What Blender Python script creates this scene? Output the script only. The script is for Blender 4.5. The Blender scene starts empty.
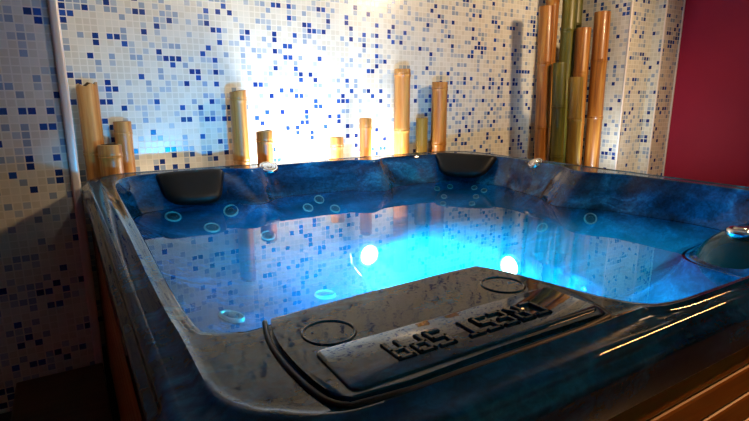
import bpy, bmesh, math, random
from mathutils import Vector, Matrix
random.seed(7)
D = bpy.data
S = bpy.context.scene
COL = S.collection
CZ = 1.20                      # camera height above the floor; the tub's rim is .32 below it
R = math.radians

# ------------------------------------------------------------------ materials
def new_mat(name):
    m = D.materials.new(name); m.use_nodes = True
    nt = m.node_tree
    return m, nt, nt.nodes['Principled BSDF']

def simple(name, col, rough=.5, metal=0., coat=0., spec=.5):
    m, nt, b = new_mat(name)
    b.inputs['Base Color'].default_value = (*col, 1)
    b.inputs['Roughness'].default_value = rough
    b.inputs['Metallic'].default_value = metal
    b.inputs['Coat Weight'].default_value = coat
    b.inputs['Specular IOR Level'].default_value = spec
    return m

def ramp(nt, fac, stops, interp='LINEAR'):
    r = nt.nodes.new('ShaderNodeValToRGB')
    r.color_ramp.interpolation = interp
    el = r.color_ramp.elements
    while len(el) < len(stops): el.new(.5)
    for e, (p, c) in zip(el, stops):
        e.position = p; e.color = (*c, 1)
    nt.links.new(fac, r.inputs['Fac'])
    return r.outputs['Color']

def math_node(nt, op, a, b=None, c=None):
    n = nt.nodes.new('ShaderNodeMath'); n.operation = op
    for i, v in enumerate((a, b, c)):
        if v is None: continue
        if isinstance(v, (int, float)): n.inputs[i].default_value = v
        else: nt.links.new(v, n.inputs[i])
    return n.outputs[0]

def mix_col(nt, fac, a, b, kind='MIX'):
    n = nt.nodes.new('ShaderNodeMix'); n.data_type = 'RGBA'; n.blend_type = kind
    if isinstance(fac, (int, float)): n.inputs[0].default_value = fac
    else: nt.links.new(fac, n.inputs[0])
    for i, v in ((6, a), (7, b)):
        if isinstance(v, tuple): n.inputs[i].default_value = (*v, 1)
        else: nt.links.new(v, n.inputs[i])
    return n.outputs[2]

def noise(nt, vec, scale, detail=3, rough=.5, dist=0.):
    n = nt.nodes.new('ShaderNodeTexNoise')
    n.inputs['Scale'].default_value = scale
    n.inputs['Detail'].default_value = detail
    n.inputs['Roughness'].default_value = rough
    n.inputs['Distortion'].default_value = dist
    if vec is not None: nt.links.new(vec, n.inputs['Vector'])
    return n

def mosaic():
    """glass mosaic: cream tiles with scattered grey-blue and navy ones, pale grout"""
    T = .0288
    m, nt, b = new_mat('glass_mosaic')
    tc = nt.nodes.new('ShaderNodeTexCoord')
    geo = nt.nodes.new('ShaderNodeNewGeometry')
    sp = nt.nodes.new('ShaderNodeSeparateXYZ'); nt.links.new(tc.outputs['Object'], sp.inputs[0])
    sn = nt.nodes.new('ShaderNodeSeparateXYZ'); nt.links.new(geo.outputs['True Normal'], sn.inputs[0])
    side = math_node(nt, 'GREATER_THAN', math_node(nt, 'ABSOLUTE', sn.outputs[0]), .5)
    u = math_node(nt, 'ADD', math_node(nt, 'MULTIPLY', side, sp.outputs[1]),
                  math_node(nt, 'MULTIPLY', math_node(nt, 'SUBTRACT', 1, side), sp.outputs[0]))
    us = math_node(nt, 'DIVIDE', math_node(nt, 'ADD', u, 20.0), T)
    vs = math_node(nt, 'DIVIDE', math_node(nt, 'ADD', sp.outputs[2], 20.0), T)
    cb = nt.nodes.new('ShaderNodeCombineXYZ')
    nt.links.new(math_node(nt, 'FLOOR', us), cb.inputs[0])
    nt.links.new(math_node(nt, 'FLOOR', vs), cb.inputs[1])
    nt.links.new(side, cb.inputs[2])
    wn = nt.nodes.new('ShaderNodeTexWhiteNoise'); wn.noise_dimensions = '3D'
    nt.links.new(cb.outputs[0], wn.inputs['Vector'])
    cream, cream2 = (.63, .61, .52), (.69, .68, .60)
    gb, gb2, navy = (.27, .35, .47), (.42, .48, .54), (.010, .035, .20)
    tile = ramp(nt, wn.outputs['Value'], [(0, navy), (.06, (.02, .075, .33)), (.10, gb), (.20, gb2), (.32, cream), (.66, cream2)], 'CONSTANT')
    # grout lines
    def edge(s):
        f = math_node(nt, 'FRACT', s)
        return math_node(nt, 'GREATER_THAN', math_node(nt, 'ABSOLUTE', math_node(nt, 'SUBTRACT', f, .5)), .42)
    g = math_node(nt, 'MAXIMUM', edge(us), edge(vs))
    col = mix_col(nt, g, tile, (.72, .70, .62))
    nt.links.new(col, b.inputs['Base Color'])
    nt.links.new(math_node(nt, 'ADD', .22, math_node(nt, 'MULTIPLY', g, .5)), b.inputs['Roughness'])
    bp = nt.nodes.new('ShaderNodeBump'); bp.inputs['Strength'].default_value = .25; bp.inputs['Distance'].default_value = .001
    nt.links.new(math_node(nt, 'SUBTRACT', 1, g), bp.inputs['Height'])
    nt.links.new(bp.outputs[0], b.inputs['Normal'])
    return m

def acrylic(name='marbled_acrylic', gain=1.0, ior=1.43):
    m, nt, b = new_mat(name)
    tc = nt.nodes.new('ShaderNodeTexCoord')
    mp = nt.nodes.new('ShaderNodeMapping'); mp.inputs['Rotation'].default_value = (.5, .3, .6)
    mp.inputs['Scale'].default_value = (.8, 2.2, 2.6)
    nt.links.new(tc.outputs['Object'], mp.inputs[0])
    a = noise(nt, mp.outputs[0], 2.4, 3, .45, 1.6)
    c = noise(nt, mp.outputs[0], 22, 3, .6, 1.2)
    g = lambda t: tuple(v * gain for v in t)
    base = ramp(nt, a.outputs['Fac'], [(.28, g((.001, .010, .028))), (.46, g((.001, .026, .072))), (.58, g((.002, .056, .145))), (.66, g((.007, .10, .22))), (.75, g((.001, .026, .072)))])
    c2 = noise(nt, tc.outputs['Object'], 55, 3, .6, 1.0)
    fl = ramp(nt, c.outputs['Fac'], [(.40, (.75, .75, .75)), (.64, (1.2, 1.2, 1.2))])
    fl2 = ramp(nt, c2.outputs['Fac'], [(.40, (.72, .75, .78)), (.62, (1.25, 1.2, 1.2))])
    fl = mix_col(nt, 1.0, fl, fl2, 'MULTIPLY')
    col = mix_col(nt, 1.0, base, fl, 'MULTIPLY')
    nt.links.new(col, b.inputs['Base Color'])
    b.inputs['Roughness'].default_value = .035
    b.inputs['IOR'].default_value = ior
    w = noise(nt, tc.outputs['Object'], 30, 2)
    bp = nt.nodes.new('ShaderNodeBump'); bp.inputs['Strength'].default_value = .05; bp.inputs['Distance'].default_value = .006
    nt.links.new(w.outputs['Fac'], bp.inputs['Height']); nt.links.new(bp.outputs[0], b.inputs['Normal'])
    return m

def water_mat():
    m = D.materials.new('pool_water'); m.use_nodes = True
    nt = m.node_tree; nt.nodes.clear()
    out = nt.nodes.new('ShaderNodeOutputMaterial')
    tr = nt.nodes.new('ShaderNodeBsdfTransparent'); tr.inputs[0].default_value = (.72, .93, 1, 1)
    gl = nt.nodes.new('ShaderNodeBsdfGlossy'); gl.inputs['Roughness'].default_value = .004
    fr = nt.nodes.new('ShaderNodeFresnel'); fr.inputs[0].default_value = 1.40
    mx = nt.nodes.new('ShaderNodeMixShader')
    tc = nt.nodes.new('ShaderNodeTexCoord')
    n = noise(nt, tc.outputs['Object'], 9, 2, .45)
    bp = nt.nodes.new('ShaderNodeBump'); bp.inputs['Strength'].default_value = .010; bp.inputs['Distance'].default_value = .02
    nt.links.new(n.outputs['Fac'], bp.inputs['Height'])
    nt.links.new(bp.outputs[0], gl.inputs['Normal']); nt.links.new(bp.outputs[0], fr.inputs['Normal'])
    # only the open surface mirrors; where the water meets the tub there is no air to reflect off
    sn = nt.nodes.new('ShaderNodeSeparateXYZ'); nt.links.new(tc.outputs['Object'], sn.inputs[0])
    top = math_node(nt, 'GREATER_THAN', sn.outputs[2], CZ - .4625)
    nt.links.new(mix_col(nt, top, (1., 1., 1.), (.72, .93, 1.)), tr.inputs[0])
    nt.links.new(math_node(nt, 'MULTIPLY', fr.outputs[0], top), mx.inputs[0]); nt.links.new(tr.outputs[0], mx.inputs[1]); nt.links.new(gl.outputs[0], mx.inputs[2])
    nt.links.new(mx.outputs[0], out.inputs['Surface'])
    vs = nt.nodes.new('ShaderNodeVolumeScatter'); vs.inputs['Color'].default_value = (.03, .62, 1, 1); vs.inputs['Density'].default_value = .55
    nt.links.new(vs.outputs[0], out.inputs['Volume'])
    return m

def bamboo_mat(name, c1, c2, c3):
    m, nt, b = new_mat(name)
    tc = nt.nodes.new('ShaderNodeTexCoord')
    mp = nt.nodes.new('ShaderNodeMapping'); mp.inputs['Scale'].default_value = (34, 34, 1.3)
    nt.links.new(tc.outputs['Object'], mp.inputs[0])
    a = noise(nt, mp.outputs[0], 1.0, 4, .6, .6)
    k = noise(nt, tc.outputs['Object'], 3.2, 2)
    col = ramp(nt, a.outputs['Fac'], [(.3, c3), (.5, c1), (.68, c2)])
    col = mix_col(nt, math_node(nt, 'MULTIPLY', k.outputs['Fac'], .6), col, c3)
    nt.links.new(col, b.inputs['Base Color'])
    b.inputs['Roughness'].default_value = .38
    b.inputs['Coat Weight'].default_value = .1
    return m

def wood_mat(name, c1, c2, axis_scale=(1.2, 22, 22), rough=.32):
    m, nt, b = new_mat(name)
    tc = nt.nodes.new('ShaderNodeTexCoord')
    mp = nt.nodes.new('ShaderNodeMapping'); mp.inputs['Scale'].default_value = axis_scale
    nt.links.new(tc.outputs['Object'], mp.inputs[0])
    a = noise(nt, mp.outputs[0], 1.6, 4, .6, .8)
    nt.links.new(ramp(nt, a.outputs['Fac'], [(.3, c1), (.7, c2)]), b.inputs['Base Color'])
    b.inputs['Roughness'].default_value = rough
    return m

def emit(name, col, s):
    m = D.materials.new(name); m.use_nodes = True
    nt = m.node_tree; nt.nodes.clear()
    o = nt.nodes.new('ShaderNodeOutputMaterial'); e = nt.nodes.new('ShaderNodeEmission')
    e.inputs[0].default_value = (*col, 1); e.inputs[1].default_value = s
    nt.links.new(e.outputs[0], o.inputs[0])
    return m

def paint(name, col, rough=.5):
    m, nt, b = new_mat(name)
    tc = nt.nodes.new('ShaderNodeTexCoord')
    a = noise(nt, tc.outputs['Object'], 2.2, 2)
    nt.links.new(ramp(nt, a.outputs['Fac'], [(.3, tuple(v * .93 for v in col)), (.7, tuple(v * 1.06 for v in col))]), b.inputs['Base Color'])
    b.inputs['Roughness'].default_value = rough
    b.inputs['Specular IOR Level'].default_value = .25
    n = noise(nt, tc.outputs['Object'], 160, 2)
    bp = nt.nodes.new('ShaderNodeBump'); bp.inputs['Strength'].default_value = .06; bp.inputs['Distance'].default_value = .002
    nt.links.new(n.outputs['Fac'], bp.inputs['Height']); nt.links.new(bp.outputs[0], b.inputs['Normal'])
    return m

M = dict(
    mosaic=mosaic(), shell=acrylic(), shell_wet=acrylic('marbled_acrylic_under_water', 1.0, 1.14), water=water_mat(),
    teal=simple('teal_acrylic', (.002, .020, .022), .12, spec=.3),
    metal=simple('satin_metal', (.92, .86, .80), .35, .25), trim=paint('white_trim', (.82, .76, .72), .3),
    purple=paint('purple_paint', (.36, .014, .050), .6),
    cream=paint('cream_paint', (.62, .50, .36), .7),
    floor=wood_mat('brown_floor', (.035, .018, .008), (.06, .03, .014)),
    slat=wood_mat('orange_wood', (.36, .105, .010), (.52, .175, .018)),
    slat_y=wood_mat('orange_wood_side', (.36, .105, .010), (.52, .175, .018), (22, 1.2, 22)),
    post=wood_mat('orange_wood_upright', (.34, .12, .02), (.46, .17, .03), (22, 22, 1.2)),
    step=wood_mat('dark_wood', (.05, .022, .008), (.085, .04, .015)),
    pad=simple('black_pad', (.004, .004, .004), .45, spec=.2),
    rubber=simple('black_rubber', (.006, .006, .006), .45),  # near-black colour for the shade inside the cover's seam
    chrome=simple('chrome', (.80, .80, .78), .08, 1.0),
    ringm=simple('pale_plastic', (.22, .24, .24), .2),
    dark=simple('dark_plastic', (.012, .016, .022), .3),
    lens=emit('lamp_lens', (.75, .98, 1.0), 60),
    bam_gold=bamboo_mat('bamboo_gold', (.50, .215, .045), (.70, .38, .11), (.26, .09, .016)),
    bam_orange=bamboo_mat('bamboo_orange', (.42, .155, .022), (.62, .32, .075), (.13, .035, .005)),
    bam_green=bamboo_mat('bamboo_green', (.11, .105, .012), (.22, .18, .025), (.035, .04, .006)),
    bam_olive=bamboo_mat('bamboo_olive', (.26, .165, .02), (.40, .26, .045), (.13, .07, .01)),
    bam_cut=simple('bamboo_cut', (.42, .27, .12), .7),
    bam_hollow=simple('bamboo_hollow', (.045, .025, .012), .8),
)

# ------------------------------------------------------------------ helpers
def obj(name, bm, mat, parent=None, smooth=False, sharp=None):
    me = D.meshes.new(name); bmesh.ops.recalc_face_normals(bm, faces=bm.faces)
    bm.to_mesh(me); bm.free()
    o = D.objects.new(name, me); COL.objects.link(o)
    me.materials.append(mat)
    if smooth:
        for p in me.polygons: p.use_smooth = True
        if sharp is not None: me.set_sharp_from_angle(angle=R(sharp))
    if parent is not None: o.parent = parent
    return o

def tag(o, label, cat, group=None, kind=None):
    o['label'] = label; o['category'] = cat
    if group: o['group'] = group
    if kind: o['kind'] = kind
    return o

def structure(o): o['kind'] = 'structure'; return o

def empty(name, loc=(0, 0, 0)):
    o = D.objects.new(name, None); COL.objects.link(o); o.location = loc
    o.empty_display_size = .1
    return o

def add_box(bm, x0, x1, y0, y1, z0, z1, bev=0., seg=2):
    r = bmesh.ops.create_cube(bm, size=1)
    vs = r['verts']
    for v in vs:
        v.co = Vector(((x0 + x1) / 2 + v.co.x * (x1 - x0), (y0 + y1) / 2 + v.co.y * (y1 - y0), (z0 + z1) / 2 + v.co.z * (z1 - z0)))
    if bev > 0:
        es = list({e for v in vs for e in v.link_edges})
        bmesh.ops.bevel(bm, geom=es, offset=bev, segments=seg, profile=.5, affect='EDGES')

def box_obj(name, mat, x0, x1, y0, y1, z0, z1, bev=0., parent=None):
    bm = bmesh.new(); add_box(bm, x0, x1, y0, y1, z0, z1, bev)
    return obj(name, bm, mat, parent)

def add_tube(bm, pts, rad, n=8, closed=False):
    rings = []
    L = len(pts)
    for i, p in enumerate(pts):
        p = Vector(p)
        a = Vector(pts[(i - 1) % L] if closed or i else pts[0]); b = Vector(pts[(i + 1) % L] if closed or i < L - 1 else pts[-1])
        t = (b - a).normalized()
        up = Vector((0, 0, 1)) if abs(t.z) < .9 else Vector((1, 0, 0))
        s = t.cross(up).normalized(); w = s.cross(t)
        rings.append([bm.verts.new(p + rad * (s * math.cos(2 * math.pi * k / n) + w * math.sin(2 * math.pi * k / n))) for k in range(n)])
    for i in range(L if closed else L - 1):
        A, B = rings[i], rings[(i + 1) % L]
        for k in range(n):
            bm.faces.new((A[k], A[(k + 1) % n], B[(k + 1) % n], B[k]))
    if not closed:
        bm.faces.new(rings[0][::-1]); bm.faces.new(rings[-1])

def add_lathe(bm, prof, n=24, mat=None, cap0=False, cap1=False):
    """prof: (r, z) pairs, turned about z, then moved by mat"""
    mat = mat or Matrix()
    rings = [[bm.verts.new(mat @ Vector((r * math.cos(2 * math.pi * k / n), r * math.sin(2 * math.pi * k / n), z))) for k in range(n)] for r, z in prof]
    for A, B in zip(rings, rings[1:]):
        for k in range(n): bm.faces.new((A[k], A[(k + 1) % n], B[(k + 1) % n], B[k]))
    if cap0: bm.faces.new(rings[0][::-1])
    if cap1: bm.faces.new(rings[-1])

def add_prism(bm, poly, z0, z1, bev=0.):
    lo = [bm.verts.new((x, y, z0)) for x, y in poly]; hi = [bm.verts.new((x, y, z1)) for x, y in poly]
    n = len(poly)
    bm.faces.new(lo[::-1]); top = bm.faces.new(hi)
    for i in range(n): bm.faces.new((lo[i], lo[(i + 1) % n], hi[(i + 1) % n], hi[i]))
    if bev > 0:
        bmesh.ops.bevel(bm, geom=list(top.edges), offset=bev, segments=2, profile=.5, affect='EDGES')

def catmull(pts, k=10, closed=True):
    out = []; n = len(pts)
    for i in range(n if closed else n - 1):
        if closed: p = [Vector(pts[(i + d) % n]) for d in (-1, 0, 1, 2)]
        else: p = [Vector(pts[max(0, min(n - 1, i + d))]) for d in (-1, 0, 1, 2)]
        for j in range(k):
            t = j / k
            out.append(.5 * ((2 * p[1]) + (p[2] - p[0]) * t + (2 * p[0] - 5 * p[1] + 4 * p[2] - p[3]) * t * t + (3 * p[1] - p[0] - 3 * p[2] + p[3]) * t ** 3))
    if not closed: out.append(Vector(pts[-1]))
    return out

def rounded_rect(x0, x1, y0, y1, r, k=10):
    out = []
    for cx, cy, a in ((x1 - r, y0 + r, -90), (x1 - r, y1 - r, 0), (x0 + r, y1 - r, 90), (x0 + r, y0 + r, 180)):
        for j in range(k + 1):
            t = R(a + 90 * j / k); out.append(Vector((cx + r * math.cos(t), cy + r * math.sin(t))))
    return out

# ------------------------------------------------------------------ room
WX0, WX1, WY0, WY1, WZ = -1.5, 3.85, -1.6, 2.656, 2.36
structure(box_obj('floor', M['floor'], WX0, WX1 + .3, WY0, 3.0, -.1, 0))
structure(box_obj('ceiling', M['cream'], WX0, WX1 + .3, WY0, 3.0, WZ, WZ + .1))
structure(box_obj('wall_back', M['mosaic'], .03, WX1 + .3, WY1, 3.0, 0, WZ))
structure(box_obj('wall_back_left', M['mosaic'], WX0, .028, 2.25, 3.0, 0, WZ))
bm = bmesh.new()
add_prism(bm, [(3.35, WY1), (3.35, 2.17), (3.63, 2.17), (3.63, 2.097), (3.849, 2.097), (3.849, WY1)], 0, WZ)
structure(obj('wall_corner', bm, M['mosaic']))
structure(box_obj('wall_right', M['purple'], WX1, WX1 + .3, WY0, 2.656, 0, WZ))
structure(box_obj('wall_left', M['purple'], WX0 - .1, WX0, WY0, 3.0, 0, WZ))
structure(box_obj('wall_front', M['cream'], WX0, WX1 + .3, WY0 - .1, WY0, 0, WZ))
for i, (x, y, w) in enumerate(((.024, 2.246, .016), (3.354, 2.166, .008), (3.634, 2.093, .008), (3.845, 2.092, .007))):
    bm = bmesh.new(); add_box(bm, x - w, x + w, y - w * .7, y + w * .7, 0, WZ, w * .6, 4)
    structure(obj('trim_%d' % (i + 1), bm, M['trim' if i else 'metal'], None, True, 60))

# ------------------------------------------------------------------ hot tub
RIM = CZ - .318
C0 = Vector((1.1, 1.35))
OUT = rounded_rect(.058, 2.15, .355, 2.455, .15)
INN = catmull([(.135, .71), (.150, .678), (.18, .660), (.212, .655), (.334, .680), (.475, .689), (.60, .695), (.645, .695), (.668, .688), (.688, .64), (.705, .57),
               (.729, .475), (.757, .427), (.80, .405), (.9, .398), (1.2, .396), (1.6, .40), (1.85, .42), (1.97, .50), (2.03, .65), (2.04, .9),
               (2.03, 1.13), (2.02, 1.27), (1.965, 1.36), (1.945, 1.42), (1.965, 1.49), (2.02, 1.58), (2.05, 1.75), (2.07, 1.95), (2.02, 2.13), (1.9, 2.27), (1.75, 2.33),
               (1.6, 2.335), (1.49, 2.325), (1.43, 2.285), (1.385, 2.265), (1.335, 2.285), (1.27, 2.33), (1.13, 2.345), (.95, 2.345), (.83, 2.335), (.775, 2.295), (.73, 2.275), (.685, 2.30), (.63, 2.345), (.5, 2.352),
               (.35, 2.345), (.23, 2.31), (.165, 2.2), (.145, 2.0), (.138, 1.42), (.130, .9)])
WAT = catmull([(.15, .74), (.165, .70), (.19, .68), (.222, .674), (.334, .695), (.475, .704), (.60, .710), (.66, .705), (.69, .68), (.715, .60),
               (.745, .50), (.775, .455), (.82, .435), (.9, .428), (1.2, .426), (1.34, .43), (1.45, .445), (1.485, .52), (1.492, .60), (1.515, .705), (1.585, .76), (1.72, .782), (1.86, .785), (1.96, .80), (1.985, .95),
               (1.95, 1.13), (1.92, 1.27), (1.84, 1.36), (1.815, 1.43), (1.84, 1.50), (1.91, 1.61), (1.94, 1.75), (1.98, 1.93), (1.94, 2.06), (1.82, 2.19), (1.68, 2.235),
               (1.55, 2.225), (1.47, 2.20), (1.41, 2.15), (1.36, 2.13), (1.305, 2.155), (1.235, 2.225), (1.12, 2.255), (.95, 2.262), (.83, 2.245), (.77, 2.185), (.715, 2.155), (.66, 2.18), (.59, 2.24), (.5, 2.262),
               (.36, 2.255), (.25, 2.22), (.19, 2.12), (.165, 1.9), (.152, 1.42), (.146, .95)])
SEAT_EDGE = catmull([(.78, 1.0), (.80, 1.22), (.87, 1.55), (.95, 1.77), (1.1, 1.83), (1.3, 1.82), (1.44, 1.70), (1.5, 1.4), (1.5, 1.05), (1.4, .92), (1.1, .88), (.88, .90)][::-1])

def polar(poly):
    a = sorted(((math.atan2(p.y - C0.y, p.x - C0.x), (p - C0).length) for p in poly))
    a = [(t - 2 * math.pi, r) for t, r in a[-3:]] + a + [(t + 2 * math.pi, r) for t, r in a[:3]]
    def f(t):
        t = (t + math.pi) % (2 * math.pi) - math.pi
        for (t0, r0), (t1, r1) in zip(a, a[1:]):
            if t0 <= t <= t1:
                # straight chord between the two points
                k = 0 if t1 - t0 < 1e-9 else (t - t0) / (t1 - t0)
                p0 = Vector((math.cos(t0), math.sin(t0))) * r0; p1 = Vector((math.cos(t1), math.sin(t1))) * r1
                d = Vector((math.cos(t), math.sin(t))); e = p1 - p0
                den = d.x * e.y - d.y * e.x
                return r0 + (r1 - r0) * k if abs(den) < 1e-9 else (p0.x * e.y - p0.y * e.x) / den
        return a[3][1]
    return f
rO, rI, rW, rE = polar(OUT), polar(INN), polar(WAT), polar(SEAT_EDGE)

# angles: a fine even set, plus the panel's edges so corners stay crisp
angs = sorted(set([round(-math.pi + 2 * math.pi * i / 420, 6) for i in range(420)] +
                  [round(math.atan2(p.y - C0.y, p.x - C0.x), 6) for p in OUT + INN]))
clean = [angs[0]]
for t in angs[1:]:
    if t - clean[-1] > .0016: clean.append(t)
angs = clean
ro = [rO(t) for t in angs]; ri = [rI(t) for t in angs]; rw = [rW(t) for t in angs]; re_ = [rE(t) for t in angs]

def normal_off(dist):
    """radial distance that moves a point by dist across the outer rim's nearest side"""
    out = []
    for t, r in zip(angs, ro):
        x, y = C0.x + r * math.cos(t), C0.y + r * math.sin(t)
        nx = max(0, abs(math.cos(t)) * 1.0); ny = abs(math.sin(t))
        on_x = min(abs(x - .058), abs(x - 2.15)) < min(abs(y - .355), abs(y - 2.455))
        out.append(dist / max(.35, nx if on_x else ny))
    return out
def ring_out(dist, z): return [r + d for r, d in zip(ro, normal_off(dist))], z
def lim(r_list, k=.35): return [max(a, b + k * (o - b)) for a, b, o in zip(r_list, ri, ro)]
rings = []
for dist, z in ((-.004, -.425), (.008, -.422), (.011, -.416), (.011, -.375), (.014, -.362), (.015, -.352), (.010, -.346), (.003, -.343), (.001, -.337), (-.002, -.330), (-.008, -.3255), (-.016, -.324)):
    rings.append(ring_out(dist, z))
for dist, z, k in ((-.038, -.3225, .50), (-.043, -.318, .44), (-.048, -.3150, .38), (-.054, -.3172, .30), (-.059, -.3184, .25), (-.066, -.3186, .21), (-.074, -.3187, .17)):
    rings.append((lim(ring_out(dist, z)[0], k), z))
rings += [(lim([r + .016 for r in ri], .10), -.3187), ([r + .006 for r in ri], -.3188), ([r + .002 for r in ri], -.3205), ([r - .001 for r in ri], -.325), ([r - .004 for r in ri], -.335),
          ([a * .75 + b * .25 - .002 for a, b in zip(ri, rw)], -.355), ([a * .5 + b * .5 - .002 for a, b in zip(ri, rw)], -.395),
          ([a * .22 + b * .78 for a, b in zip(ri, rw)], -.435), (rw, -.462)]
for f, z in ((.07, -.490), (.17, -.525), (.30, -.565), (.45, -.592), (.62, -.606), (.85, -.612), (.97, -.614), (1.0, -.618)):
    rings.append(([a + (b - a) * f for a, b in zip(rw, re_)], z))
rings += [([r - .010 for r in re_], -.630), ([r - .016 for r in re_], -.66), ([r - .030 for r in re_], -.86), ([r - .045 for r in re_], -.90), ([r - .09 for r in re_], -.925),
          ([r * .5 for r in re_], -.935)]
bm = bmesh.new()
VR = [[bm.verts.new((C0.x + r * math.cos(t), C0.y + r * math.sin(t), CZ + z)) for r, t in zip(rl, angs)] for rl, z in rings]
n = len(angs)
for A, B in zip(VR, VR[1:]):
    for k in range(n): bm.faces.new((A[k], A[(k + 1) % n], B[(k + 1) % n], B[k]))
bm.faces.new(VR[-1])
tub = empty('hot_tub', (1.1, 1.4, 0))
TI = Matrix.Translation((-1.1, -1.4, 0))
def part(name, bm, mat, parent=None, smooth=False, sharp=None, at=None):
    """a piece of the tub built in room coordinates, then handed to its parent"""
    org = Vector(at) if at is not None else Vector((1.1, 1.4, 0))
    bmesh.ops.translate(bm, verts=bm.verts, vec=-org)
    o = obj(name, bm, mat, None, smooth, sharp)
    p = parent or tub
    o.parent = p
    o.location = org - Vector(p['org'])
    o['org'] = tuple(org)
    return o
tub['org'] = (1.1, 1.4, 0)
shell = part('shell', bm, M['shell'], None, True, 50)
shell.data.materials.append(M['shell_wet'])             # acrylic against water reflects far less than against air
for p in shell.data.polygons:
    if p.center.z < CZ - .463 and (Vector((p.center.x, p.center.y)) + Vector((1.1, 1.4)) - C0).length < rW(math.atan2(p.center.y + 1.4 - C0.y, p.center.x + 1.1 - C0.x)) + .01:
        p.material_index = 1
# what stands on it is placed by measured points on the shell

# wooden cabinet: slatted sides under the acrylic lip
def slats(axis, fixed, a0, a1, depth):
    bm = bmesh.new()
    z = CZ - .428; p = .064
    while z > .04:
        z0 = max(.02, z - p + .006)
        if axis == 'x': add_box(bm, a0, a1, fixed, fixed + depth, z0, z, .006)
        else: add_box(bm, fixed, fixed + depth, a0, a1, z0, z, .006)
        z -= p
    # backing board behind the gaps
    if axis == 'x': add_box(bm, a0, a1, fixed + min(depth, 0) * 1 + (.008 if depth > 0 else 0), fixed + max(depth, 0) + (.012 if depth > 0 else -.008), .02, CZ - .424)
    else: add_box(bm, fixed + (.008 if depth > 0 else depth - .012), fixed + (depth + .012 if depth > 0 else -.008), a0, a1, .02, CZ - .424)
    return bm
part('cabinet_panel', slats('x', .366, .11, 2.10, .02), M['slat'])
part('cabinet_panel', slats('y', .064, .41, 2.41, .02), M['slat_y'])
part('cabinet_panel', slats('y', 2.144, .41, 2.41, -.02), M['slat_y'])
part('cabinet_panel', slats('x', 2.444, .11, 2.10, -.02), M['slat'])
for x, y in ((.085, .388), (2.123, .388), (.085, 2.422), (2.123, 2.422)):
    bm = bmesh.new(); add_box(bm, x - .025, x + .025, y - .025, y + .025, 0, CZ - .424, .008)
    part('corner_post', bm, M['post'])

# filter cover on the wide front deck
ZC = CZ - .3185
left = catmull([(.218, .664), (.206, .62), (.199, .57), (.199, .50), (.208, .44), (.226, .418)], 5, False)
right = catmull([(.655, .413), (.672, .420), (.690, .470), (.694, .52), (.684, .585), (.668, .645), (.648, .688)], 5, False)
cov = [tuple(p) for p in left] + [(.30, .413), (.45, .413)] + [tuple(p) for p in right] + [(.55, .687), (.40, .681), (.30, .671)]
cc = Vector((.45, .55))
inset = [tuple(cc + (Vector(p) - cc) * (1 - .010 / (Vector(p) - cc).length)) for p in cov]
bm = bmesh.new(); add_prism(bm, inset, ZC - .004, ZC + .007, .003)
cover = part('filter_cover', bm, M['shell'], None, True, 35, (.45, .55, ZC))
bm = bmesh.new()
seam = [(p[0], p[1], ZC + .0005) for p in [tuple(q) for q in left] + [(.30, .409), (.45, .408), (.6, .408)] + [tuple(q) for q in right]]
sm = []
for p in seam:
    v = Vector(p[:2]) - cc; v = cc + v * (1 - .002 / v.length); sm.append((v.x, v.y, p[2]))
add_tube(bm, sm, .0042, 8)  # dark strip stands in for the shaded groove round the cover
g = part('gasket', bm, M['rubber'], cover, True, None, (.45, .55, ZC)); g['label'] = 'black rubber seam around the cover'
# raised name plate with the maker's lettering (upside down as seen from outside the tub)
pl = rounded_rect(.236, .664, .430, .532, .012, 4)
bm = bmesh.new(); add_prism(bm, [tuple(p) for p in pl], ZC + .006, ZC + .0105, .003)
plate = part('name_plate', bm, M['shell'], cover, True, 35, (.45, .48, ZC))
ZP = ZC + .0105
for cx, cy, r in ((.279, .574, .036), (.612, .580, .036)):
    bm = bmesh.new()
    add_tube(bm, [(cx + r * math.cos(R(a)), cy + r * math.sin(R(a)), ZC + .0065) for a in range(0, 360, 12)], .0026, 8, True)
    part('ring', bm, M['shell'], cover, True, None, (cx, cy, ZC))
GLYPH = {  # strokes on a 2 x 4 grid, y up
    'C': [((2, 4), (0, 4)), ((0, 4), (0, 0)), ((0, 0), (2, 0))],
    'R': [((0, 0), (0, 4)), ((0, 4), (2, 4)), ((2, 4), (2, 2)), ((2, 2), (0, 2)), ((1, 2), (2, 0))],
    'E': [((0, 0), (0, 4)), ((0, 4), (2, 4)), ((0, 2), (1.6, 2)), ((0, 0), (2, 0))],
    'S': [((2, 4), (0, 4)), ((0, 4), (0, 2)), ((0, 2), (2, 2)), ((2, 2), (2, 0)), ((2, 0), (0, 0))],
    'T': [((0, 4), (2, 4)), ((1, 4), (1, 0))],
    'P': [((0, 0), (0, 4)), ((0, 4), (2, 4)), ((2, 4), (2, 2)), ((2, 2), (0, 2))],
    'A': [((0, 0), (0, 4)), ((0, 4), (2, 4)), ((2, 4), (2, 0)), ((0, 2), (2, 2))],
}
GW, GH = .0095, .0095                                   # grid cell
xs = .582
for ch in 'CREST SPA':
    if ch == ' ': xs -= .018; continue
    bm = bmesh.new()
    for (a, b) in GLYPH[ch]:
        p0 = Vector((xs - a[0] * GW, .496 - a[1] * GH)); p1 = Vector((xs - b[0] * GW, .496 - b[1] * GH))
        d = (p1 - p0).normalized(); s = Vector((-d.y, d.x)) * .0037; d *= .0037
        quad = [p0 - d - s, p1 + d - s, p1 + d + s, p0 - d + s]
        add_prism(bm, [tuple(q) for q in quad], ZP - .001, ZP + .0030, .0018)
    part('letter', bm, M['shell'], cover, False, None, (xs - GW, .48, ZP))
    xs -= 2 * GW + .0135

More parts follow.
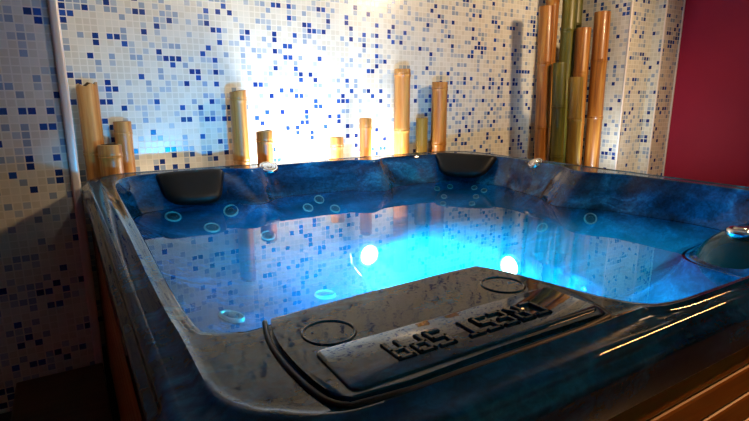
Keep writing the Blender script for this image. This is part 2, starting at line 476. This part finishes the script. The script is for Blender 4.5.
# head pads in the two back corners
def headrest(p_tl, p_tr, p_bl, p_br, thick, out):
    """pad spanned by four corners, rounded at the bottom, bulging along `out`"""
    tl, tr, bl, br = map(Vector, (p_tl, p_tr, p_bl, p_br)); out = Vector(out).normalized()
    nu, nv = 22, 12
    bm = bmesh.new()
    def P(u, v, k):
        # super-elliptic outline with squarer top corners
        e = 7 if v < 0 else 4
        s = (abs(u) ** e + abs(v) ** e) ** (1 / e) if (u or v) else 0
        m = max(abs(u), abs(v))
        if s > 1e-6: u, v = u * m / s, v * m / s
        a = tl.lerp(tr, (u + 1) / 2); b = bl.lerp(br, (u + 1) / 2)
        q = a.lerp(b, (v + 1) / 2)
        return q + out * (thick * k * (1 - m ** 6) ** .5 if m < 1 else 0)
    for k in (1, -.5):
        g = [[bm.verts.new(P(-1 + 2 * i / nu, -1 + 2 * j / nv, k)) for i in range(nu + 1)] for j in range(nv + 1)]
        for j in range(nv):
            for i in range(nu): bm.faces.new((g[j][i], g[j][i + 1], g[j + 1][i + 1], g[j + 1][i]))
    bmesh.ops.remove_doubles(bm, verts=bm.verts, dist=.0005)
    return bm
part('headrest', headrest((.315, 2.345, CZ - .316), (.620, 2.335, CZ - .312), (.352, 2.235, CZ - .447), (.560, 2.195, CZ - .450), .035, (0, -1, .55)), M['pad'], None, True)
part('headrest', headrest((1.835, 2.335, CZ - .306), (2.062, 2.03, CZ - .313), (1.790, 2.20, CZ - .43), (1.935, 2.025, CZ - .43), .035, (-.75, -.66, .5)), M['pad'], None, True)

# jets: bezel ring and nozzle, sitting flush on the shell (point, normal, radius)
JETS = [
    ((0.3574, 2.205, 0.7115), (0.101, -0.458, 0.883), 0.034),
    ((0.4954, 2.1251, 0.6627), (0.062, -0.393, 0.917), 0.034),
    ((0.6016, 2.2045, 0.7089), (-0.258, -0.613, 0.747), 0.034),
    ((0.7055, 2.0288, 0.62), (-0.064, -0.339, 0.939), 0.034),
    ((0.6518, 1.3637, 0.5908), (0.039, -0.003, 0.999), 0.034),
    ((0.316, 1.2149, 0.654), (0.30, -0.014, 0.954), 0.034),
    ((1.045, 2.230, 0.709), (-0.024, -0.677, 0.735), 0.026),
    ((1.1032, 2.1725, 0.6665), (-0.049, -0.584, 0.81), 0.026),
    ((0.9696, 2.1959, 0.6823), (0.03, -0.615, 0.788), 0.026),
    ((1.864, 1.294, 0.701), (-0.592, -0.603, 0.535), 0.026),
    ((1.7344, 1.4346, 0.6475), (-0.701, 0.096, 0.707), 0.026),
    ((1.7415, 2.1769, 0.7062), (-0.192, -0.49, 0.85), 0.017),
    ((1.8130, 2.151, 0.7150), (-0.337, -0.431, 0.837), 0.017),
    ((1.74, 2.1124, 0.6718), (-0.254, -0.378, 0.89), 0.017),
    ((1.7018, 2.0726, 0.644), (-0.25, -0.381, 0.89), 0.017),
    ((1.9030, 2.0525, 0.7150), (-0.451, -0.296, 0.842), 0.017),
    ((1.9196, 1.9933, 0.7065), (-0.45, -0.208, 0.869), 0.017),
    ((1.8639, 1.994, 0.6788), (-0.426, -0.243, 0.872), 0.017),
    ((1.8135, 1.9682, 0.6504), (-0.376, -0.235, 0.896), 0.017),
]
def frame(p, nrm):
    z = Vector(nrm).normalized(); x = z.orthogonal().normalized(); y = z.cross(x)
    return Matrix((( x.x, y.x, z.x, p[0]), (x.y, y.y, z.y, p[1]), (x.z, y.z, z.z, p[2]), (0, 0, 0, 1)))
for p, nrm, r in JETS:
    mt = frame(p, nrm)
    bm = bmesh.new(); add_lathe(bm, [(r * .76, .0005), (r * .79, .006), (r * .88, .0075), (r * .98, .005), (r * 1.02, -.003)], 28, mt)
    j = part('jet', bm, M['ringm'], None, True, None, p)
    bm = bmesh.new(); add_lathe(bm, [(r * .77, .003), (r * .45, .0025), (r * .36, .006), (r * .14, .007)], 24, mt, False, True)
    part('nozzle', bm, M['dark'], j, True, 40, p)

# chrome air controls let into the rim
def air_control(p, r, nrm):
    mt = frame(p, nrm)
    bm = bmesh.new(); add_lathe(bm, [(r * 1.10, -.004), (r * 1.08, .004), (r * .98, .008), (r * .84, .007), (r * .80, .001)], 32, mt)
    a = part('air_control', bm, M['chrome'], None, True, 50, p)
    bm = bmesh.new(); add_lathe(bm, [(r * .78, -.002), (r * .76, .008), (r * .62, .011), (r * .40, .009), (r * .34, .012), (r * .10, .013)], 32, mt, False, True)
    part('knob', bm, M['chrome'], a, True, 40, p)
air_control((.83, 2.332, CZ - .3275), .042, (0, -.5, 1))
air_control((2.060, 1.775, CZ - .328), .036, (-.55, 0, 1))

# moulded arm in the front right seat with its chrome valve
bm = bmesh.new()
bmesh.ops.create_uvsphere(bm, u_segments=40, v_segments=20, radius=1)
for v in bm.verts:
    c = v.co.copy()
    s = lambda q, e: math.copysign(abs(q) ** e, q)
    v.co = Vector((1.72 + .232 * s(c.x, .75), .585 + .185 * s(c.y, .75), CZ - .56 + .20 * s(c.z, .7)))
arm = part('moulded_arm', bm, M['teal'], None, True); arm['label'] = 'dark teal moulded arm'
p = (1.61, .635, CZ - .374)
bm = bmesh.new(); add_lathe(bm, [(.034, -.012), (.040, .000), (.038, .010), (.030, .014), (.026, .012)], 32, Matrix.Translation(p))
valve = part('valve', bm, M['chrome'], arm, True, 60, p)
bm = valve and bmesh.new(); add_lathe(bm, [(.026, .006), (.020, .016), (.006, .018)], 28, Matrix.Translation(p), False, True)
part('valve_cap', bm, M['chrome'], arm, True, 60, p)

# underwater lamps on the seat risers, plus an added unseen fill under the deck
def lamp_body(mt, p):
    bm = bmesh.new(); add_lathe(bm, [(.050, -.012), (.051, .004), (.046, .009), (.041, .006)], 28, mt)
    a = part('underwater_light', bm, M['ringm'], None, True, 60, p)
    bm = bmesh.new(); add_lathe(bm, [(.041, .004), (.030, .010), (.010, .013)], 24, mt, False, True)
    part('lens', bm, M['lens'], a, True, None, p)
def lamp(t_xy, z, energy, aim, spread=105, col=(.0, .62, 1.0), f=None):
    t = math.atan2(t_xy[1] - C0.y, t_xy[0] - C0.x); r = rE(t) - .016 if f is None else rW(t) + (rE(t) - rW(t)) * f + .004
    p = Vector((C0.x + r * math.cos(t), C0.y + r * math.sin(t), CZ + z))
    nrm = Vector((C0.x - p.x, C0.y - p.y, 0)).normalized()
    mt = frame(p + nrm * .006, nrm)
    if f is None: lamp_body(mt, p)
    l = D.lights.new('led', 'AREA'); l.shape = 'DISK'; l.size = .06; l.spread = R(spread); l.energy = energy; l.color = col
    o = D.objects.new('led', l); COL.objects.link(o)
    o.location = p + nrm * .03
    o.rotation_euler = (Vector(aim) - o.location).to_track_quat('-Z', 'Y').to_euler()
lamp((1.075, 1.83), -.665, 80, (1.25, 1.1, CZ - .86))
lamp((1.50, 1.37), -.665, 50, (.95, 1.25, CZ - .90))

lamp((.62, .70), -.530, 58, (1.0, 2.2, CZ - 1.10), 104, (.0, .45, 1.0), .17)  # added fill without a fixture, unseen under the deck, brightens the back seats
for o in [tub] + list(tub.children_recursive):
    if 'org' in o: del o['org']
tag(tub, 'blue marbled acrylic hot tub in an orange slatted wood cabinet', 'hot tub')

# water
bm = bmesh.new()
zw = CZ - .462
prev = None
for f in (1., .8, .5, .2):
    ring = [bm.verts.new((C0.x + (r - .004) * f * math.cos(t), C0.y + (r - .004) * f * math.sin(t), zw)) for r, t in zip(rw, angs)]
    if prev:
        for k in range(n): bm.faces.new((prev[k], prev[(k + 1) % n], ring[(k + 1) % n], ring[k]))
    prev = ring
bm.faces.new(prev)
# the body of water fills the seats and the foot well, just clear of the shell
prev = list(bm.verts)[:n]
i0 = len(rings) - 14
ring = [bm.verts.new((C0.x + (r - .032) * math.cos(t), C0.y + (r - .032) * math.sin(t), zw - .0015)) for r, t in zip(rw, angs)]
for k in range(n): bm.faces.new((prev[k], prev[(k + 1) % n], ring[(k + 1) % n], ring[k]))
prev = ring
for rl, z in rings[i0:]:
    ring = [bm.verts.new((C0.x + (r - .032) * math.cos(t), C0.y + (r - .032) * math.sin(t), CZ + z + .016)) for r, t in zip(rl, angs)]
    for k in range(n): bm.faces.new((prev[k], prev[(k + 1) % n], ring[(k + 1) % n], ring[k]))
    prev = ring
bm.faces.new(prev)
w = obj('water', bm, M['water'], None, True, 40)
tag(w, 'clear blue lit water filling the hot tub, mirroring the mosaic wall', 'water', None, 'stuff')

# ------------------------------------------------------------------ bamboo
def bamboo(x, y, top, r, mat, label, group, lean=(0, 0), gap=.27, first=None, slant=0., ragged=False, dark_top=False):
    t = empty('bamboo_pole', (x - lean[0], y - lean[1], 0))   # x, y: where its top is
    bm = bmesh.new()
    # profile with swollen nodes
    nodes = []; z = top - (first if first is not None else gap * .6)
    while z > .03: nodes.append(z); z -= gap * random.uniform(.92, 1.06)
    prof = [(r * 1.04, 0.0)]
    for zn in sorted(nodes):
        prof += [(r * .985, zn - .022), (r * 1.02, zn - .009), (r * 1.075, zn - .003), (r * 1.00, zn + .001), (r * 1.055, zn + .005), (r * .99, zn + .016)]
    prof += [(r, top - .004), (r * .975, top)]
    prof = sorted(prof, key=lambda q: q[1])
    N = 22
    def place(rr, z, a):
        k = z / top
        dz = 0
        if z > top - .006:
            dz = slant * math.cos(a)
            if ragged: dz += .012 * math.sin(3 * a + 1) * math.cos(2 * a)
        return Vector((lean[0] * k + rr * math.cos(a), lean[1] * k + rr * math.sin(a), z + dz))
    rg = [[bm.verts.new(place(rr, z, 2 * math.pi * i / N)) for i in range(N)] for rr, z in prof]
    for A, B in zip(rg, rg[1:]):
        for i in range(N): bm.faces.new((A[i], A[(i + 1) % N], B[(i + 1) % N], B[i]))
    bm.faces.new(rg[0][::-1])
    obj('culm', bm, mat, t, True, 60)
    # cut end: pale ring of wood and the dark hollow
    bm = bmesh.new()
    o_ = [bm.verts.new(place(r * .975, top, 2 * math.pi * i / N)) for i in range(N)]
    i_ = [bm.verts.new(place(r * .74, top, 2 * math.pi * i / N) + Vector((0, 0, .001))) for i in range(N)]
    for i in range(N): bm.faces.new((o_[i], o_[(i + 1) % N], i_[(i + 1) % N], i_[i]))
    obj('cut_end', bm, M['bam_cut'], t)
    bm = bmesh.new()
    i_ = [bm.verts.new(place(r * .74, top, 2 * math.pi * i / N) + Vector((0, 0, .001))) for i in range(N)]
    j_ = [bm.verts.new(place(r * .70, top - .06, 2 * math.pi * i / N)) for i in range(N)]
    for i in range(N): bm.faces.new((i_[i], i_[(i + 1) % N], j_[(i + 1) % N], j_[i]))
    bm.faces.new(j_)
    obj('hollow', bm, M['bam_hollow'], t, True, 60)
    tag(t, label, 'bamboo', group)
    return t

GB = 'cut bamboo poles standing behind the tub'
GC = 'bundle of tall bamboo poles in the back right corner'
G, O, GR, OL = M['bam_gold'], M['bam_orange'], M['bam_green'], M['bam_olive']
for a in (
    (.115, 2.600, 1.258, .043, G, 'golden bamboo pole with a ragged top beside the white corner trim', GB, (0, 0), .36, .30, 0, True),
    (.172, 2.521, .999, .048, O, 'short thick orange bamboo stump nearest the white corner trim', GB, (0, 0), .3, .05),
    (.240, 2.608, 1.095, .038, G, 'short bamboo pole just behind the thick orange stump', GB, (0, 0), .3, .05),
    (.769, 2.560, 1.234, .041, G, 'slim bamboo pole with a dark cut top, alone between short stumps', GB, (0, 0), .33, .04, .006),
    (.900, 2.570, 1.032, .043, O, 'low bamboo stump at the left edge of the white glow', GB, (0, 0), .3, .05, .004),
    (1.322, 2.570, .984, .040, G, 'shortest pale bamboo stump, washed out by the white glow', GB, (0, 0), .3, .05),
    (1.514, 2.570, 1.086, .036, G, 'thin short bamboo pole at the right edge of the white glow', GB, (0, 0), .3, .05),
    (1.770, 2.570, 1.368, .048, G, 'tallest golden bamboo pole standing behind the middle of the tub', GB, (0, 0), .32, .03),
    (1.930, 2.580, 1.078, .037, OL, 'short yellow bamboo pole left of a taller orange one', GB, (0, 0), .3, .25),
    (2.049, 2.560, 1.297, .049, O, 'tall orange bamboo pole behind the corner head pad', GB, (0, 0), .36, .04),
    (2.800, 2.410, 1.785, .049, O, 'leftmost pole of the corner bundle, orange and tall', GC, (-.09, 0), .42, .36),
    (3.030, 2.560, 2.06, .046, O, 'brown pole at the back of the bundle, between its leftmost pole and the green one', GC, (-.01, 0), .40, .2),
    (3.105, 2.472, 1.96, .050, GR, 'tall green bamboo pole in the middle of the bundle', GC, (-.02, 0), .44, .3),
    (3.270, 2.545, 2.02, .042, GR, 'dark bamboo pole behind the right side of the bundle', GC, (-.03, 0), .40, .3),
    (3.232, 2.300, 1.771, .053, O, 'rightmost pole of the corner bundle, orange with a flared top', GC, (-.05, 0), .38, .32),
    (3.140, 2.370, 1.670, .049, O, 'orange bamboo pole between the green one and the rightmost one', GC, (-.04, 0), .36, .3),
    (2.842, 2.305, 1.425, .044, GR, 'shorter dark green bamboo pole at the front of the bundle', GC, (-.09, 0), .34, .28),
    (2.902, 2.218, 1.332, .046, OL, 'shortest pole of the bundle, olive yellow, at its very front', GC, (-.095, 0), .34, .27),
): bamboo(*a)

# low dark step beside the tub
st = empty('wooden_step', (-.11, 1.85, 0))
bm = bmesh.new(); add_box(bm, -.15, .145, -.36, .36, .11, .135, .006); obj('tread', bm, M['step'], st)
bm = bmesh.new(); add_box(bm, -.135, .13, -.345, .345, 0, .111); obj('riser', bm, M['step'], st)
tag(st, 'low dark brown wooden step on the floor left of the tub', 'step')

# ------------------------------------------------------------------ light
def light(kind, name, loc, aim, energy, col, size=.1, spot=None, blend=.5):
    l = D.lights.new(name, kind); l.energy = energy; l.color = col
    if kind == 'AREA': l.shape = 'DISK'; l.size = size
    else: l.shadow_soft_size = size
    if kind == 'SPOT': l.spot_size = R(spot); l.spot_blend = blend
    o = D.objects.new(name, l); COL.objects.link(o); o.location = loc
    o.rotation_euler = (Vector(aim) - Vector(loc)).to_track_quat('-Z', 'Y').to_euler()
    return o
# warm ceiling downlights
light('SPOT', 'downlight', (2.82, .75, WZ - .06), (1.95, 2.6, .95), 165, (1, .69, .40), .12, 122, .7)
light('SPOT', 'downlight', (1.0, .7, WZ - .05), (1.05, 2.66, 1.22), 80, (1, .90, .74), .08, 68, .8)
for k in range(12):           # a row of small warm halogens along the front of the room
    light('SPOT', 'halogen', (2.45 + .115 * k, -.25, WZ - .05), (2.45 + .115 * k - 1.0, .36, .5), 11, (1, .48, .17), .035, 80, .5)
# white lamps hidden behind the tub, washing the wall
light('AREA', 'wall_washer', (1.09, 2.50, CZ - .50), (1.09, 2.66, CZ - .05), 24, (1, .97, .90), .12)
light('AREA', 'wall_washer', (1.64, 2.50, CZ - .48), (1.64, 2.66, CZ - .10), 10, (1, .90, .74), .12)
light('AREA', 'wall_washer', (3.05, 2.05, CZ - .45), (3.35, 2.25, CZ + .3), 2.5, (.85, .95, 1), .08)
light('AREA', 'wall_washer', (.34, 2.55, CZ - .55), (.3, 2.64, CZ - .1), .7, (1, .85, .62), .1)

wd = D.worlds.new('World'); S.world = wd; wd.use_nodes = True
wd.node_tree.nodes['Background'].inputs[0].default_value = (.02, .02, .025, 1)
wd.node_tree.nodes['Background'].inputs[1].default_value = .3

# ------------------------------------------------------------------ camera
cam = D.cameras.new('camera'); co = D.objects.new('camera', cam); COL.objects.link(co)
cam.sensor_width = 36; cam.lens = 36 * 505 / 749; cam.clip_start = .02
co.location = (0, 0, CZ)
co.rotation_euler = (R(90 - 12.56), 0, R(-31.5))
S.camera = co
S.view_settings.view_transform = 'Standard'; S.view_settings.look = 'None'
S.view_settings.gamma = 1; S.view_settings.use_curve_mapping = False
S.view_settings.exposure = 0
S.cycles.use_denoising = True
S.cycles.max_bounces = 10; S.cycles.transparent_max_bounces = 12
S.cycles.sample_clamp_indirect = 6
